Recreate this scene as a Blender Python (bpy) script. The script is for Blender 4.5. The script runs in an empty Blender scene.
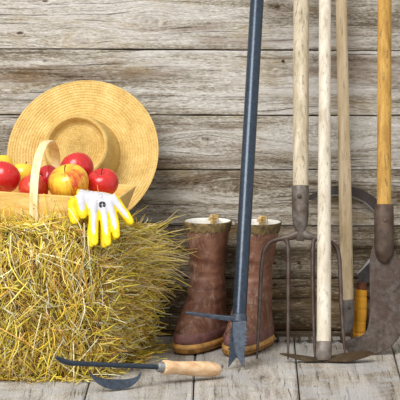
import bpy, math, random
from mathutils import Vector, Matrix
random.seed(7)
C = bpy.context.scene.collection
PI = math.pi
V = Vector

# ------------------------------------------------------------------ camera
FPX, D, H = 3375.0, 7.5, 1.262
TH = math.atan(429/FPX)
CAM = V((0, -D, H))
FWD = V((0, math.cos(TH), -math.sin(TH))); UP = V((0, math.sin(TH), math.cos(TH))); RT = V((1, 0, 0))
cd = bpy.data.cameras.new('camera'); cam = bpy.data.objects.new('camera', cd); C.objects.link(cam)
cam.location = CAM; cam.rotation_euler = (PI/2-TH, 0, 0)
cd.sensor_width = 36; cd.lens = 36*FPX/400; cd.clip_end = 100
bpy.context.scene.camera = cam
S = 1/444.0                                  # metres in one photo pixel near the wall

def ray(px, py): return FWD + RT*((px-200)/FPX) + UP*((200-py)/FPX)
def G(px, py, y):                            # point of the photo at the depth y in front of the wall
    d = ray(px, py); return CAM + d*((y+D)/d.y)
def F(px, py, z=0.0):                        # point of the photo on the floor (or at the height z)
    d = ray(px, py); return CAM + d*((z-H)/d.z)
def L(px, py, y0, zt=1.15):                  # point on a plane leaning from (y0, floor) back to the wall at the height zt
    p = G(px, py, y0)
    for _ in range(12): p = G(px, py, y0*(1-p.z/zt))
    return p

# ------------------------------------------------------------------ scene objects
def props(o, label=None, cat=None, group=None, kind=None):
    if label: o['label'] = label
    if cat: o['category'] = cat
    if group: o['group'] = group
    if kind: o['kind'] = kind
    return o
def thing(name, loc, label, cat, group=None):
    o = bpy.data.objects.new(name, None); C.objects.link(o); o.empty_display_size = .02
    o.location = loc; return props(o, label, cat, group)

class MB:
    def __init__(s): s.v = []; s.f = []; s.mi = []; s.att = {}
    def add(s, vs, fs, mi=0):
        b = len(s.v); s.v += [V(p) for p in vs]; s.f += [tuple(i+b for i in f) for f in fs]; s.mi += [mi]*len(fs)
        return s
    def loft(s, rings, cap0=True, cap1=True, mi=0):
        n = len(rings[0]); vs = [p for r in rings for p in r]; fs = []
        for i in range(len(rings)-1):
            for j in range(n):
                k = (j+1) % n; fs.append((i*n+j, i*n+k, (i+1)*n+k, (i+1)*n+j))
        if cap0: fs.append(tuple(range(n))[::-1])
        if cap1: fs.append(tuple(range((len(rings)-1)*n, len(rings)*n)))
        return s.add(vs, fs, mi)
    def tube(s, pts, radii, n=16, up=None, mi=0, cap=True, twist=0):
        pts = [V(p) for p in pts]; rings = []; m = len(pts)
        if not isinstance(radii, (list, tuple)): radii = [radii]*m
        pu = V(up) if up else None
        for i, p in enumerate(pts):
            t = (pts[min(i+1, m-1)]-pts[max(i-1, 0)]).normalized()
            if pu is None: pu = V((0, 0, 1)) if abs(t.z) < .9 else V((0, 1, 0))
            a = (pu - t*pu.dot(t)).normalized(); b = t.cross(a); pu = a
            r = radii[i]; ra, rb = r if isinstance(r, (list, tuple)) else (r, r)
            rings.append([p + a*(ra*math.cos(2*PI*j/n+twist)) + b*(rb*math.sin(2*PI*j/n+twist)) for j in range(n)])
        return s.loft(rings, cap, cap, mi)
    def lathe(s, prof, o=(0, 0, 0), ax=(0, 0, 1), n=32, caps=(True, True), mi=0, lobes=None):
        ax = V(ax).normalized(); a = V((1, 0, 0)) if abs(ax.x) < .9 else V((0, 1, 0))
        a = (a-ax*a.dot(ax)).normalized(); b = ax.cross(a); o = V(o)
        rings = [[o+ax*z+(a*math.cos(2*PI*j/n)+b*math.sin(2*PI*j/n))*(r*(lobes(2*PI*j/n, z) if lobes else 1)) for j in range(n)] for r, z in prof]
        return s.loft(rings, caps[0], caps[1], mi)
    def plate(s, pts, thick, nrm=None, mi=0):   # polygon of 3D points given a real thickness
        pts = [V(p) for p in pts]; n = len(pts)
        if nrm is None:
            nrm = V((0, 0, 0))
            for i in range(n): nrm += pts[i].cross(pts[(i+1) % n])
            nrm.normalize()
        d = V(nrm).normalized()*thick/2
        vs = [p-d for p in pts]+[p+d for p in pts]
        fs = [tuple(range(n))[::-1], tuple(range(n, 2*n))]+[(i, (i+1) % n, (i+1) % n+n, i+n) for i in range(n)]
        return s.add(vs, fs, mi)
    def box(s, a, b, mi=0):
        (x0, y0, z0), (x1, y1, z1) = a, b
        vs = [(x, y, z) for z in (z0, z1) for x, y in ((x0, y0), (x1, y0), (x1, y1), (x0, y1))]
        return s.add(vs, [(3, 2, 1, 0), (4, 5, 6, 7), (0, 1, 5, 4), (1, 2, 6, 5), (2, 3, 7, 6), (3, 0, 4, 7)], mi)
    def hexa(s, q0, q1, mi=0):                  # two quads joined to a solid
        return s.add(list(q0)+list(q1), [(3, 2, 1, 0), (4, 5, 6, 7), (0, 1, 5, 4), (1, 2, 6, 5), (2, 3, 7, 6), (3, 0, 4, 7)], mi)
    def build(s, name, mat, parent=None, smooth=True, bevel=0, sub=0, sharp=None):
        off = V((0, 0, 0)); p = parent
        while p is not None: off += p.location; p = p.parent
        me = bpy.data.meshes.new(name); me.from_pydata([tuple(v-off) for v in s.v], [], s.f)
        for m in (mat if isinstance(mat, list) else [mat]): me.materials.append(m)
        for i, pl in enumerate(me.polygons): pl.use_smooth = smooth; pl.material_index = s.mi[i]
        for k, vals in s.att.items():
            a = me.attributes.new(k, 'FLOAT_COLOR' if isinstance(vals[0], tuple) else 'FLOAT', 'POINT')
            if isinstance(vals[0], tuple): a.data.foreach_set('color', [c for v in vals for c in v])
            else: a.data.foreach_set('value', vals)
        import bmesh
        bm = bmesh.new(); bm.from_mesh(me); bmesh.ops.recalc_face_normals(bm, faces=bm.faces); bm.to_mesh(me); bm.free()
        if smooth: me.set_sharp_from_angle(angle=math.radians(sharp if sharp else 40))
        o = bpy.data.objects.new(name, me); C.objects.link(o)
        if parent is not None: o.parent = parent
        if bevel:
            b = o.modifiers.new('bevel', 'BEVEL'); b.width = bevel; b.segments = 2; b.limit_method = 'ANGLE'; b.angle_limit = .6
        if sub:
            b = o.modifiers.new('subd', 'SUBSURF'); b.levels = sub; b.render_levels = sub
        return o

# ------------------------------------------------------------------ materials
def lin(c):
    c = [x/255 for x in c[:3]]
    return tuple(x/12.92 if x <= .04045 else ((x+.055)/1.055)**2.4 for x in c)+(1,)
class NT:
    def __init__(s, name, rough=.6, metal=0, spec=.4):
        s.m = bpy.data.materials.new(name); s.m.use_nodes = True; s.t = s.m.node_tree
        s.b = s.t.nodes['Principled BSDF']; s.b.inputs['Roughness'].default_value = rough
        s.b.inputs['Metallic'].default_value = metal; s.b.inputs['Specular IOR Level'].default_value = spec
        s.co = s.n('ShaderNodeTexCoord').outputs['Object']
    def n(s, t, **k):
        x = s.t.nodes.new(t)
        for a, b in k.items(): setattr(x, a, b)
        return x
    def put(s, sock, v):
        if isinstance(v, bpy.types.NodeSocket): s.t.links.new(v, sock)
        else: sock.default_value = v
    def math(s, op, a, b=0.0, c=None, clamp=False):
        x = s.n('ShaderNodeMath', operation=op, use_clamp=clamp); s.put(x.inputs[0], a); s.put(x.inputs[1], b)
        if c is not None: s.put(x.inputs[2], c)
        return x.outputs[0]
    def vmath(s, op, a, b):
        x = s.n('ShaderNodeVectorMath', operation=op); s.put(x.inputs[0], a); s.put(x.inputs[1], b); return x.outputs[0]
    def noise(s, vec, scale=1, detail=4, rough=.55, dist=0):
        x = s.n('ShaderNodeTexNoise'); s.put(x.inputs['Vector'], vec); x.inputs['Scale'].default_value = scale
        x.inputs['Detail'].default_value = detail; x.inputs['Roughness'].default_value = rough; x.inputs['Distortion'].default_value = dist
        return x.outputs['Fac']
    def ramp(s, f, stops):
        x = s.n('ShaderNodeValToRGB'); e = x.color_ramp.elements
        while len(e) < len(stops): e.new(.5)
        for el, (p, c) in zip(e, stops):
            el.position = p; el.color = c if len(c) == 4 and max(c) <= 1.0 else lin(c)
        s.put(x.inputs[0], f); return x.outputs[0]
    def step(s, f, a, b):
        x = s.n('ShaderNodeMapRange', interpolation_type='SMOOTHSTEP'); s.put(x.inputs[0], f)
        x.inputs[1].default_value = a; x.inputs[2].default_value = b; return x.outputs[0]
    def mix(s, f, a, b, mode='MIX'):
        x = s.n('ShaderNodeMix', data_type='RGBA', blend_type=mode); s.put(x.inputs[0], f)
        s.put(x.inputs[6], a if isinstance(a, bpy.types.NodeSocket) else lin(a)); s.put(x.inputs[7], b if isinstance(b, bpy.types.NodeSocket) else lin(b))
        return x.outputs[2]
    def stretch(s, sc): return s.vmath('MULTIPLY', s.co, sc)
    def bump(s, h, strength=.5, dist=.002):
        x = s.n('ShaderNodeBump'); s.put(x.inputs['Height'], h); x.inputs['Strength'].default_value = strength; x.inputs['Distance'].default_value = dist
        s.t.links.new(x.outputs[0], s.b.inputs['Normal'])
    def col(s, c): s.put(s.b.inputs['Base Color'], c if isinstance(c, bpy.types.NodeSocket) else lin(c)); return s
    def rough(s, r): s.put(s.b.inputs['Roughness'], r)

def weathered(name, along, across, knots=(), light=(196, 191, 181), mid=(146, 136, 119), dark=(88, 76, 60), pale=(228, 225, 221), tan=(166, 144, 100), gw=.5, smear=0):
    """old bare planks: grain runs along one axis, every plank has its own pattern and tone"""
    t = NT(name, .85, 0, .15)
    pid = t.n('ShaderNodeAttribute', attribute_name='plank').outputs['Fac']
    tone = t.n('ShaderNodeAttribute', attribute_name='tone').outputs['Fac']
    comb = t.n('ShaderNodeCombineXYZ'); 
    for i in range(3): t.put(comb.inputs[i], t.math('MULTIPLY', pid, (3.7, 5.1, 7.3)[i]))
    def sv(a, c):
        v = [c, c, c]; v[along] = a; return tuple(v)
    base = t.co
    warp = t.noise(t.vmath('ADD', t.stretch(sv(5, 14)), comb.outputs[0]), 1, 3)
    w = t.n('ShaderNodeCombineXYZ'); t.put(w.inputs[across], t.math('MULTIPLY', t.math('SUBTRACT', warp, .5), .016))
    base = t.vmath('ADD', base, w.outputs[0])
    knotmask = None
    for (kc, kr, ks) in knots:                 # each knot bends the grain around it and has a dark heart
        dv = t.vmath('MULTIPLY', t.vmath('SUBTRACT', t.co, tuple(kc)), sv(.45, 1))
        ln = t.n('ShaderNodeVectorMath', operation='LENGTH'); t.put(ln.inputs[0], dv)
        sep = t.n('ShaderNodeSeparateXYZ'); t.put(sep.inputs[0], dv)
        g = t.math('POWER', 2.718, t.math('MULTIPLY', t.math('POWER', t.math('DIVIDE', ln.outputs['Value'], kr*1.5), 2.0), -1.0))
        ww = t.n('ShaderNodeCombineXYZ'); t.put(ww.inputs[across], t.math('MULTIPLY', t.math('MULTIPLY', g, -.8), sep.outputs[across]))
        base = t.vmath('ADD', base, ww.outputs[0])
        km = t.math('MULTIPLY', t.math('SUBTRACT', 1.0, t.step(ln.outputs['Value'], kr*.3, kr*.6)), ks)
        knotmask = km if knotmask is None else t.math('MAXIMUM', knotmask, km)
    base = t.vmath('ADD', base, comb.outputs[0])
    def ns(a, c, detail=5, rough=.6, dist=0): return t.noise(t.vmath('MULTIPLY', base, sv(a, c)), 1, detail, rough, dist)
    broad = ns(1.6, 34, 4, .6, .3)
    grain = ns(10, 250, 7, .8)
    fine = ns(45, 480, 3, .7); grit = ns(110, 420, 4, .7)
    patch = ns(5, 12, 5, .65)
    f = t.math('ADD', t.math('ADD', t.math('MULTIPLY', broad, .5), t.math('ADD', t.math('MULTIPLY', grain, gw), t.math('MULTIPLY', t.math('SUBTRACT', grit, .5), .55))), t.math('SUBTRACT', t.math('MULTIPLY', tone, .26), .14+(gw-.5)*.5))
    c = t.ramp(f, [(.34, dark), (.455, mid), (.55, light), (.66, pale)])
    c = t.mix(t.math('MULTIPLY', t.step(patch, .5, .7), .6-smear*.5), c, tan, 'MIX')
    c = t.mix(t.math('MULTIPLY', t.step(ns(3, 40), .5, .66), t.math('MULTIPLY', tone, .95)), c, pale)
    fl = t.step(ns(45, 260, 3, .6), .6, .68)
    c = t.mix(t.math('MULTIPLY', t.math('MULTIPLY', fl, t.step(patch, .42, .5)), .75-smear*.7), c, (232, 226, 214))
    cr = t.step(ns(4.5, 210, 4, .6), .6, .68)
    c = t.mix(t.math('MULTIPLY', cr, .72), c, (62, 48, 36))
    c = t.mix(t.step(fine, .35, .75), c, t.mix(.28, c, (60, 48, 38)))
    br = t.step(ns(2.6, 19, 6, .65), .5, .66)
    c = t.mix(t.math('MULTIPLY', br, t.math('SUBTRACT', .95-smear*.8, t.math('MULTIPLY', tone, .5), clamp=True)), c, (150, 118, 84), 'MULTIPLY')
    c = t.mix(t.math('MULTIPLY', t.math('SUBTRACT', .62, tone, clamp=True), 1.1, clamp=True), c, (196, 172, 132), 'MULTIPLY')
    if smear:
        sm_ = t.noise(t.stretch((11, 9, 11)), 1, 6, .62, .8)
        c = t.mix(t.math('MULTIPLY', t.step(sm_, .44, .62), smear), c, (178, 178, 180)); c = t.mix(t.math('MULTIPLY', t.step(t.noise(t.stretch((7, 22, 11)), 1, 5, .6), .55, .68), smear*.6), c, (132, 126, 120))
    if knotmask is not None: c = t.mix(t.math('MULTIPLY', knotmask, .85), c, (70, 54, 42))
    t.col(c)
    t.bump(t.math('SUBTRACT', t.math('ADD', grain, t.math('MULTIPLY', fine, .5)), t.math('MULTIPLY', cr, .8)), .7, .003)
    return t.m

def handle_wood(name, light, mid, dark, dirt=.5, rough=.6, wear=0):
    t = NT(name, rough, 0, .35)
    a = t.noise(t.stretch((70, 70, 4)), 1, 5, .65); b = t.noise(t.stretch((22, 22, 7)), 1, 5, .65); d = t.noise(t.stretch((260, 260, 9)), 1, 4, .7)
    c = t.ramp(t.math('ADD', t.math('MULTIPLY', a, .6), t.math('MULTIPLY', b, .4)), [(.3, dark), (.47, mid), (.62, light)])
    c = t.mix(t.math('MULTIPLY', t.step(d, .56, .7), dirt), c, dark)
    sp = t.noise(t.stretch((190, 190, 18)), 1, 6, .75)
    c = t.mix(t.math('MULTIPLY', t.step(sp, .54, .64), dirt*1.2), c, (104, 88, 68))
    if wear: c = t.mix(t.math('MULTIPLY', t.step(t.noise(t.stretch((30, 30, 9)), 1, 5, .6), .6, .66), wear), c, (150, 146, 138))
    t.col(c); t.bump(t.math('ADD', a, d), .35, .001); return t.m

def rusty(name, base, hi, rust, rough=.6, metal=.55, scale=45):
    t = NT(name, rough, metal, .5)
    a = t.noise(t.co, scale, 7, .7); b = t.noise(t.co, scale*.35, 5, .6); g = t.noise(t.co, scale*9, 2, .6)
    c = t.ramp(a, [(.35, base), (.6, hi)]); c = t.mix(t.math('MULTIPLY', t.step(b, .42, .64), .8), c, rust)
    c = t.mix(t.math('MULTIPLY', t.step(g, .58, .7), .5), c, hi)
    t.col(c); t.rough(t.math('ADD', t.math('MULTIPLY', a, .5), rough-.25)); t.bump(t.math('ADD', a, t.math('MULTIPLY', g, .4)), .5, .0015); return t.m

def simple(name, col, rough=.6, metal=0, spec=.4, var=.12, scale=60, bump=.2):
    t = NT(name, rough, metal, spec)
    a = t.noise(t.co, scale, 5, .6); dk = tuple(int(x*(1-var*1.6)) for x in col); lt = tuple(min(255, int(x*(1+var))) for x in col)
    t.col(t.ramp(a, [(.35, dk), (.65, lt)])); t.bump(a, bump, .001); return t.m

def pine(name, light, mid, dark, sc=(4, 90, 90)):
    t = NT(name, .5, 0, .4)
    a = t.noise(t.stretch(sc), 1, 4, .5, .4); b = t.noise(t.stretch(tuple(x*4 for x in sc)), 1, 3, .6)
    c = t.ramp(t.math('ADD', t.math('MULTIPLY', a, .75), t.math('MULTIPLY', b, .25)), [(.36, dark), (.5, mid), (.62, light)])
    t.col(c); t.bump(b, .15, .001); return t.m

def straw_weave(name):
    t = NT(name, .55, 0, .35)
    sep = t.n('ShaderNodeSeparateXYZ'); t.put(sep.inputs[0], t.co)
    r = t.math('SQRT', t.math('ADD', t.math('POWER', sep.outputs[0], 2.0), t.math('POWER', sep.outputs[1], 2.0)))
    ang = t.math('ARCTAN2', sep.outputs[1], sep.outputs[0])
    s = t.math('ADD', t.math('SUBTRACT', r, sep.outputs[2]), t.math('MULTIPLY', ang, .0055/(2*PI)))
    row = t.math('ABSOLUTE', t.math('SINE', t.math('MULTIPLY', s, PI/.0055)))
    ply = t.math('SINE', t.math('ADD', t.math('MULTIPLY', ang, 150.0), t.math('MULTIPLY', s, 900.0)))
    n = t.noise(t.co, 26, 6, .7); n2 = t.noise(t.co, 260, 3, .7)
    c = t.ramp(t.math('ADD', t.math('MULTIPLY', n, .55), t.math('MULTIPLY', n2, .45)), [(.34, (184, 144, 74)), (.5, (218, 182, 106)), (.66, (238, 212, 146))])
    c = t.mix(t.math('MULTIPLY', t.math('SUBTRACT', 1.0, t.step(row, .0, .45)), .34), c, (176, 132, 62))
    t.col(c); t.bump(t.math('ADD', row, t.math('MULTIPLY', ply, .25)), .65, .0016); return t.m

def apple_skin(name, red, yellow, blush, seed, deep=(176, 22, 30)):
    """blush: how much of the skin is red (0..1)"""
    t = NT(name, .26, 0, .5); t.b.inputs['Coat Weight'].default_value = .25; t.b.inputs['Coat Roughness'].default_value = .15
    co = t.vmath('ADD', t.co, (seed, seed*1.7, 0))
    big = t.noise(co, 17, 3, .6)
    sep = t.n('ShaderNodeSeparateXYZ'); t.put(sep.inputs[0], t.co)
    ang = t.math('ARCTAN2', sep.outputs[1], sep.outputs[0])
    cv = t.n('ShaderNodeCombineXYZ'); t.put(cv.inputs[0], t.math('MULTIPLY', t.math('SINE', ang), 5.0)); t.put(cv.inputs[1], t.math('MULTIPLY', t.math('COSINE', ang), 5.0)); t.put(cv.inputs[2], t.math('MULTIPLY', sep.outputs[2], 14.0))
    st = t.noise(t.vmath('ADD', cv.outputs[0], (seed, 0, 0)), 2.2, 5, .7)
    f = t.math('ADD', t.math('ADD', big, t.math('MULTIPLY', st, .55)), blush-.78)
    f = t.step(f, .34, .66)
    rd = t.mix(t.noise(co, 40, 4, .6), red, deep)
    c = t.mix(f, yellow, rd)
    dots = t.step(t.noise(co, 520, 1, .5), .68, .76)
    c = t.mix(t.math('MULTIPLY', dots, .3), c, (250, 222, 150))
    t.col(c); return t.m

# ------------------------------------------------------------------ wall and floor
seams = [(-68, -68), (-8, -6), (49, 51), (115, 116), (170, 170), (226, 226), (279, 278.5), (331, 331)]
def seam_z(k, x):
    l, r = seams[k]; zl = G(0, l, 0).z; zr = G(400, r, 0).z; xl = G(0, l, 0).x; xr = G(400, r, 0).x
    return zl+(zr-zl)*(x-xl)/(xr-xl)
kn = []
for (px, py, rp, s) in [(80, 40, 9, .25), (20, 33, 3.4, 1), (45, 61, 3.5, .9), (277, 7, 3, 1), (276, 71, 3, 1), (232, 188, 11, .3), (205, 139, 4, .7), (299, 267, 3, .9), (214, 148, 10, .25), (275, 285, 3, .8), (299, 322, 4, .9), (325, 128, 14, .2), (150, 20, 8, .2), (45, 1, 3, 1), (15, 208, 3, 1)]:
    kn.append((tuple(G(px, py, 0)), rp*S, s))
mWall = weathered('weathered_wall_boards', 0, 2, kn)
mGap = simple('dark_board_gap', (52, 42, 32), .95, 0, .1)
w = MB(); pl, tn = [], []
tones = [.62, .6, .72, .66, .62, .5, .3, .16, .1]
tops = []
XL, XR = -1.7, 1.7
def wplank(k, z0f, z1f, dy):
    x0 = XL
    n = 40; g = .0012
    rr = random.Random(k)
    for i in range(n):
        xa, xb = XL+(XR-XL)*i/n, XL+(XR-XL)*(i+1)/n
        if i == 0: ja, jb = rr.uniform(-.0007, .0007), rr.uniform(-.0007, .0007)
        a0, a1 = z0f(xa)+g+ja, z1f(xa)-g+jb
        ja, jb = rr.uniform(-.0007, .0007), rr.uniform(-.0007, .0007)
        b0, b1 = z0f(xb)+g+ja, z1f(xb)-g+jb
        e = .0016
        prof = lambda z0, z1: [(dy+.024, z0), (dy+e, z0), (dy, z0+e), (dy, z1-e), (dy+e, z1), (dy+.024, z1)]
        A = [(xa, y, z) for y, z in prof(a0, a1)]; B = [(xb, y, z) for y, z in prof(b0, b1)]
        w.loft([A, B], i == 0, i == n-1)
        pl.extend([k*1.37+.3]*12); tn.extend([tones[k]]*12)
zs = [(lambda x, k=k: seam_z(k, x)) for k in range(len(seams))]
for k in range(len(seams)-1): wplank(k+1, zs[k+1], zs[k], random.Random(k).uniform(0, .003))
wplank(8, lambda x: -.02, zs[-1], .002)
wplank(0, zs[0], lambda x: seam_z(0, x)+.14, 0)
for q in range(4): 
    wplank(q+1, (lambda x, q=q: seam_z(0, x)+.14*(q+1)), (lambda x, q=q: seam_z(0, x)+.14*(q+2)), .001*q)
nb = len(w.v)
w.box((XL, .022, -.03), (XR, .04, 1.62), 1)
nails = [(15, 208), (45, 1), (20, 33)]
for px, py in [(275, 263), (275, 285), (283, 61), (299, 263), (352, 262), (180, 261)]:
    p = G(px, py, 0); w.lathe([(.0028, -.0035), (.0036, -.0012), (.003, .001), (.0008, .0016)], p, (0, -1, 0), 10, mi=2)
pl += [0.0]*(len(w.v)-len(pl)); tn += [.3]*(len(w.v)-len(tn)); w.att = {'plank': pl, 'tone': tn}
mNail = rusty('rusty_nail', (54, 42, 36), (84, 66, 54), (96, 58, 36))
props(w.build('wall_back', [mWall, mGap, mNail], smooth=False), kind='structure')

mFloor = weathered('weathered_floor_boards', 1, 0, [(tuple(F(83, 398)), .006, .3), (tuple(F(315, 385.5)), .007, 1), (tuple(F(392, 385.5)), .007, 1), (tuple(F(262, 376)), .02, .35)],
                   light=(188, 182, 172), mid=(154, 145, 132), dark=(106, 94, 80), pale=(210, 206, 200), tan=(164, 152, 132), gw=.24, smear=.6)
fl = MB(); pl, tn = [], []
sl = [((88, 385), (84, 400)), ((195, 356), (193, 400)), ((295.5, 352), (300, 400)), ((394, 352), (407, 400))]
lines = []
for a, b in sl:
    A, B = F(*a), F(*b); k = (B.x-A.x)/(B.y-A.y); k = max(-.02, min(.02, k)); lines.append((A.x-A.y*k, k))
wd = lines[1][0]-lines[0][0]
xs = [(lines[0][0]-wd*i, 0) for i in range(7, 0, -1)]+lines+[(lines[-1][0]+wd*i, 0) for i in range(1, 7)]
for i in range(len(xs)-1):
    (x0, k0), (x1, k1) = xs[i], xs[i+1]; g = .0015; e = .003; dz = random.Random(i).uniform(-.003, 0)
    prof = lambda a, b: [(a, -.03), (a, dz-e), (a+e, dz), (b-e, dz), (b, dz-e), (b, -.03)]
    ya, yb = .02, -2.6
    A = [(x, ya, z) for x, z in prof(x0+k0*ya+g, x1+k1*ya-g)]; B = [(x, yb, z) for x, z in prof(x0+k0*yb+g, x1+k1*yb-g)]
    fl.loft([A, B]); pl += [i*2.11+.7]*12; tn += [random.Random(i+40).uniform(.5, .85)]*12
fl.box((XL, .02, -.06), (XR, -2.6, -.026), 1); pl += [0.0]*8; tn += [.3]*8
fl.att = {'plank': pl, 'tone': tn}
props(fl.build('floor', [mFloor, mGap], smooth=False), kind='structure')

# ------------------------------------------------------------------ straw bale
def straw_mat():
    t = NT('dry_straw', .5, 0, .35)
    c = t.n('ShaderNodeAttribute', attribute_name='tint').outputs['Color']
    t.col(c); return t.m
mStraw = straw_mat()
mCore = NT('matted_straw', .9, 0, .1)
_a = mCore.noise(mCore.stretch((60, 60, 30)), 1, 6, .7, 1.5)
mCore.col(mCore.ramp(_a, [(.3, (70, 48, 20)), (.5, (104, 76, 32)), (.7, (150, 116, 52))])); mCore.bump(_a, 1, .006); mCore = mCore.m  # core colour kept darker than the stalks, standing in for shade in the gaps
FR, BR = F(92, 379), F(146, 347); FL, BL = F(-75, 379), F(-75, 344)
BR.y = min(BR.y, -.07); BL.y = -.07
bale = thing('hay_bale', (FL+FR+BR+BL)/4, 'shaggy golden straw bale carrying the apple trug', 'bale')
def bale_pt(u, v, h):
    """u along the length 0..1, v depth 0 (front)..1, h height 0..1"""
    a = FL.lerp(FR, u); b = BL.lerp(BR, u); p = a.lerp(b, v)
    top = .312-.05*v
    return V((p.x, p.y, top*h))
def bulge(p, c=V((-.35, -.3, .15))):
    return p
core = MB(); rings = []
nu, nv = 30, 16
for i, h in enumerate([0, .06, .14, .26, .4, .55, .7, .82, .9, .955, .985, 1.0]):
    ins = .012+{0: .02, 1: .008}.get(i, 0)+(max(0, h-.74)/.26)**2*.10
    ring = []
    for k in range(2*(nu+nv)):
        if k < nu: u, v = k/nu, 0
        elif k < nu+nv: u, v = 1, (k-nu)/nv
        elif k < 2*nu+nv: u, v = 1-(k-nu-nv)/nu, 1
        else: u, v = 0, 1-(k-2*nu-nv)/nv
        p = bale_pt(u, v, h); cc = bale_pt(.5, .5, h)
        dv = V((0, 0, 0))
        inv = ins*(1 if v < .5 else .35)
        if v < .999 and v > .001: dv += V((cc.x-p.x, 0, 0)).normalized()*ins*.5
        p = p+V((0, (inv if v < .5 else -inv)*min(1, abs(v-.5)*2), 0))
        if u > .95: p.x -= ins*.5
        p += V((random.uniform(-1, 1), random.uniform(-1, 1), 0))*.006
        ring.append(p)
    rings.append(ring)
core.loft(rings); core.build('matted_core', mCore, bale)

st = MB(); tint = []
rs = random.Random(11)
PAL = [((240, 202, 80), 6), ((250, 228, 132), 6), ((234, 208, 58), 4), ((246, 232, 92), 2), ((255, 246, 204), 5), ((184, 140, 60), 3), ((112, 80, 38), 3), ((206, 192, 72), 2), ((228, 178, 96), 2)]
PALX = [c for c, n in PAL for _ in range(n)]
def straw(p, d, ln, r, bend, col=None, flat=1.0):
    d = d.normalized(); side = V((rs.gauss(0, 1), rs.gauss(0, 1), rs.gauss(0, 1))); side = (side-d*side.dot(d)).normalized()
    pts = []
    for i in range(4):
        s = i/3-.5; pts.append(p+d*(ln*s)+side*(bend*ln*(.25-s*s)))
    low = min(q.z for q in pts)
    if low < r: pts = [V((q.x, q.y, q.z+(r-low if True else 0))) for q in pts]
    for q in pts:
        if q.y > -.006: q.y = -.006-rs.random()*.01
    b = len(st.v); st.tube(pts, [(r*.9, r*flat*.9), (r, r*flat), (r, r*flat), (r*.55, r*flat*.55)], 4, up=side)
    c = col or rs.choice(PALX); k = rs.uniform(.82, 1.1)
    c = lin(tuple(min(255, x*k) for x in c)); tint.extend([c]*(len(st.v)-b))
def rnd_dir(t1, t2, nrm, out=.35, bias=None):
    a = rs.uniform(0, 2*PI); d = t1*math.cos(a)+t2*math.sin(a)
    if bias: d = d+bias*rs.uniform(0, 1.2)*(1 if d.dot(bias) > 0 else -1)
    return (d.normalized()+nrm*rs.uniform(-out, out)).normalized()
X, Y, Z = V((1, 0, 0)), V((0, 1, 0)), V((0, 0, 1))
U0 = .28
def front_pt(u, h):
    p = bale_pt(u, 0, h); ins = .012+(max(0, h-.74)/.26)**2*.10
    p.y += ins; return p
for _ in range(7400):                       # front face
    u = rs.uniform(U0, 1.0); h = rs.uniform(.01, 1)
    if u > .91 and h < .93 and rs.random() < .72: continue  # stalks thinned at the corner; the dark core imitates a shaded crease
    p = front_pt(u, h)+V((0, -1, 0))*abs(rs.gauss(0, .018))
    ln = rs.choice((.03, .05, .07, .09, .12))*rs.uniform(.7, 1.3)
    straw(p, rnd_dir(X, Z, -Y, .45, V((rs.uniform(-.5, .5), 0, 1))), ln, rs.choice((.0006, .0009, .0012, .0017))*rs.uniform(.8, 1.1), rs.uniform(-.9, .9), flat=rs.choice((.4, .7, 1)))
rd = (BR-FR).normalized(); rn = V((rd.y, -rd.x, 0)).normalized()
for _ in range(4800):                       # right-hand end of the bale
    v = rs.uniform(0, 1); h = rs.uniform(.01, 1)
    p = bale_pt(1, v, h)+rn*(rs.uniform(-.012, .012)+.012*math.sin(h*PI))
    if h > .8: p += V((-1, 0, 0))*(h-.8)*.1
    d = rnd_dir(X*.8+rd*.3, Z, rn, .5, Z*.5)
    if rs.random() < .22: d = (rn*rs.uniform(.4, 1)+X*.5+Z*rs.uniform(-.5, .5)+Y*rs.uniform(-.5, .3)).normalized(); p += d*.01
    straw(p, d, rs.choice((.03, .05, .07, .09))*rs.uniform(.7, 1.3)*(.7 if h < .45 else 1), rs.uniform(.0007, .0017), rs.uniform(-.8, .8), flat=rs.choice((.4, .7, 1)))
for _ in range(3600):                       # top
    u = rs.uniform(U0, 1.02); v = rs.uniform(.05, 1)
    p = bale_pt(u, v, 1.0)+Z*(rs.gauss(.0, .006))
    straw(p, rnd_dir(X, Y, Z, .18), rs.choice((.04, .06, .09))*rs.uniform(.7, 1.3), rs.uniform(.0009, .0018), rs.uniform(-.5, .5), flat=rs.choice((.4, .7, 1)))
for _ in range(230):                        # the frayed tuft sticking out to the right
    v = rs.uniform(.25, 1); h = min(1.0, abs(rs.gauss(.78, .12)))
    p = bale_pt(1, v, h); d = V((1, rs.uniform(-.35, .1), rs.gauss(-.08, .42)))
    ln = rs.uniform(.06, .145)*(1 if h > .6 else .6)
    straw(p+d.normalized()*ln*.42, d, ln, rs.uniform(.0007, .0013), rs.uniform(-.45, .45), rs.choice(((232, 214, 140), (214, 190, 70), (222, 206, 90), (190, 160, 80), (206, 180, 130))), .6)
for _ in range(130):                        # long single stalks over the front edge and the top
    u = rs.uniform(U0, 1); p = bale_pt(u, rs.uniform(0, .25), 1.0)+V((0, 0, rs.uniform(-.02, .02)))
    d = V((rs.gauss(0, .8), rs.uniform(-.8, .1), rs.gauss(.1, .45))); ln = rs.uniform(.05, .12)
    straw(p+d.normalized()*ln*.3, d, ln, rs.uniform(.0008, .0015), rs.uniform(-.4, .4), rs.choice(((222, 206, 60), (230, 210, 120), (214, 176, 70))), .6)
for _ in range(220):                        # foot of the bale, straws lying on the boards
    if rs.random() < .5: p = FL.lerp(FR, rs.uniform(U0, 1))+V((0, -abs(rs.gauss(0, .018)), .003))
    else: p = FR.lerp(BR, rs.random())+rn*abs(rs.gauss(0, .035))+V((0, 0, .003))
    straw(p, V((rs.gauss(0, 1), rs.gauss(0, .7), rs.gauss(0, .12))), rs.uniform(.03, .09), rs.uniform(.0009, .0017), rs.uniform(-.4, .4), flat=.6)
st.att = {'tint': tint}
props(st.build('straw', mStraw, bale, smooth=True, sharp=120), kind='stuff')

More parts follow.
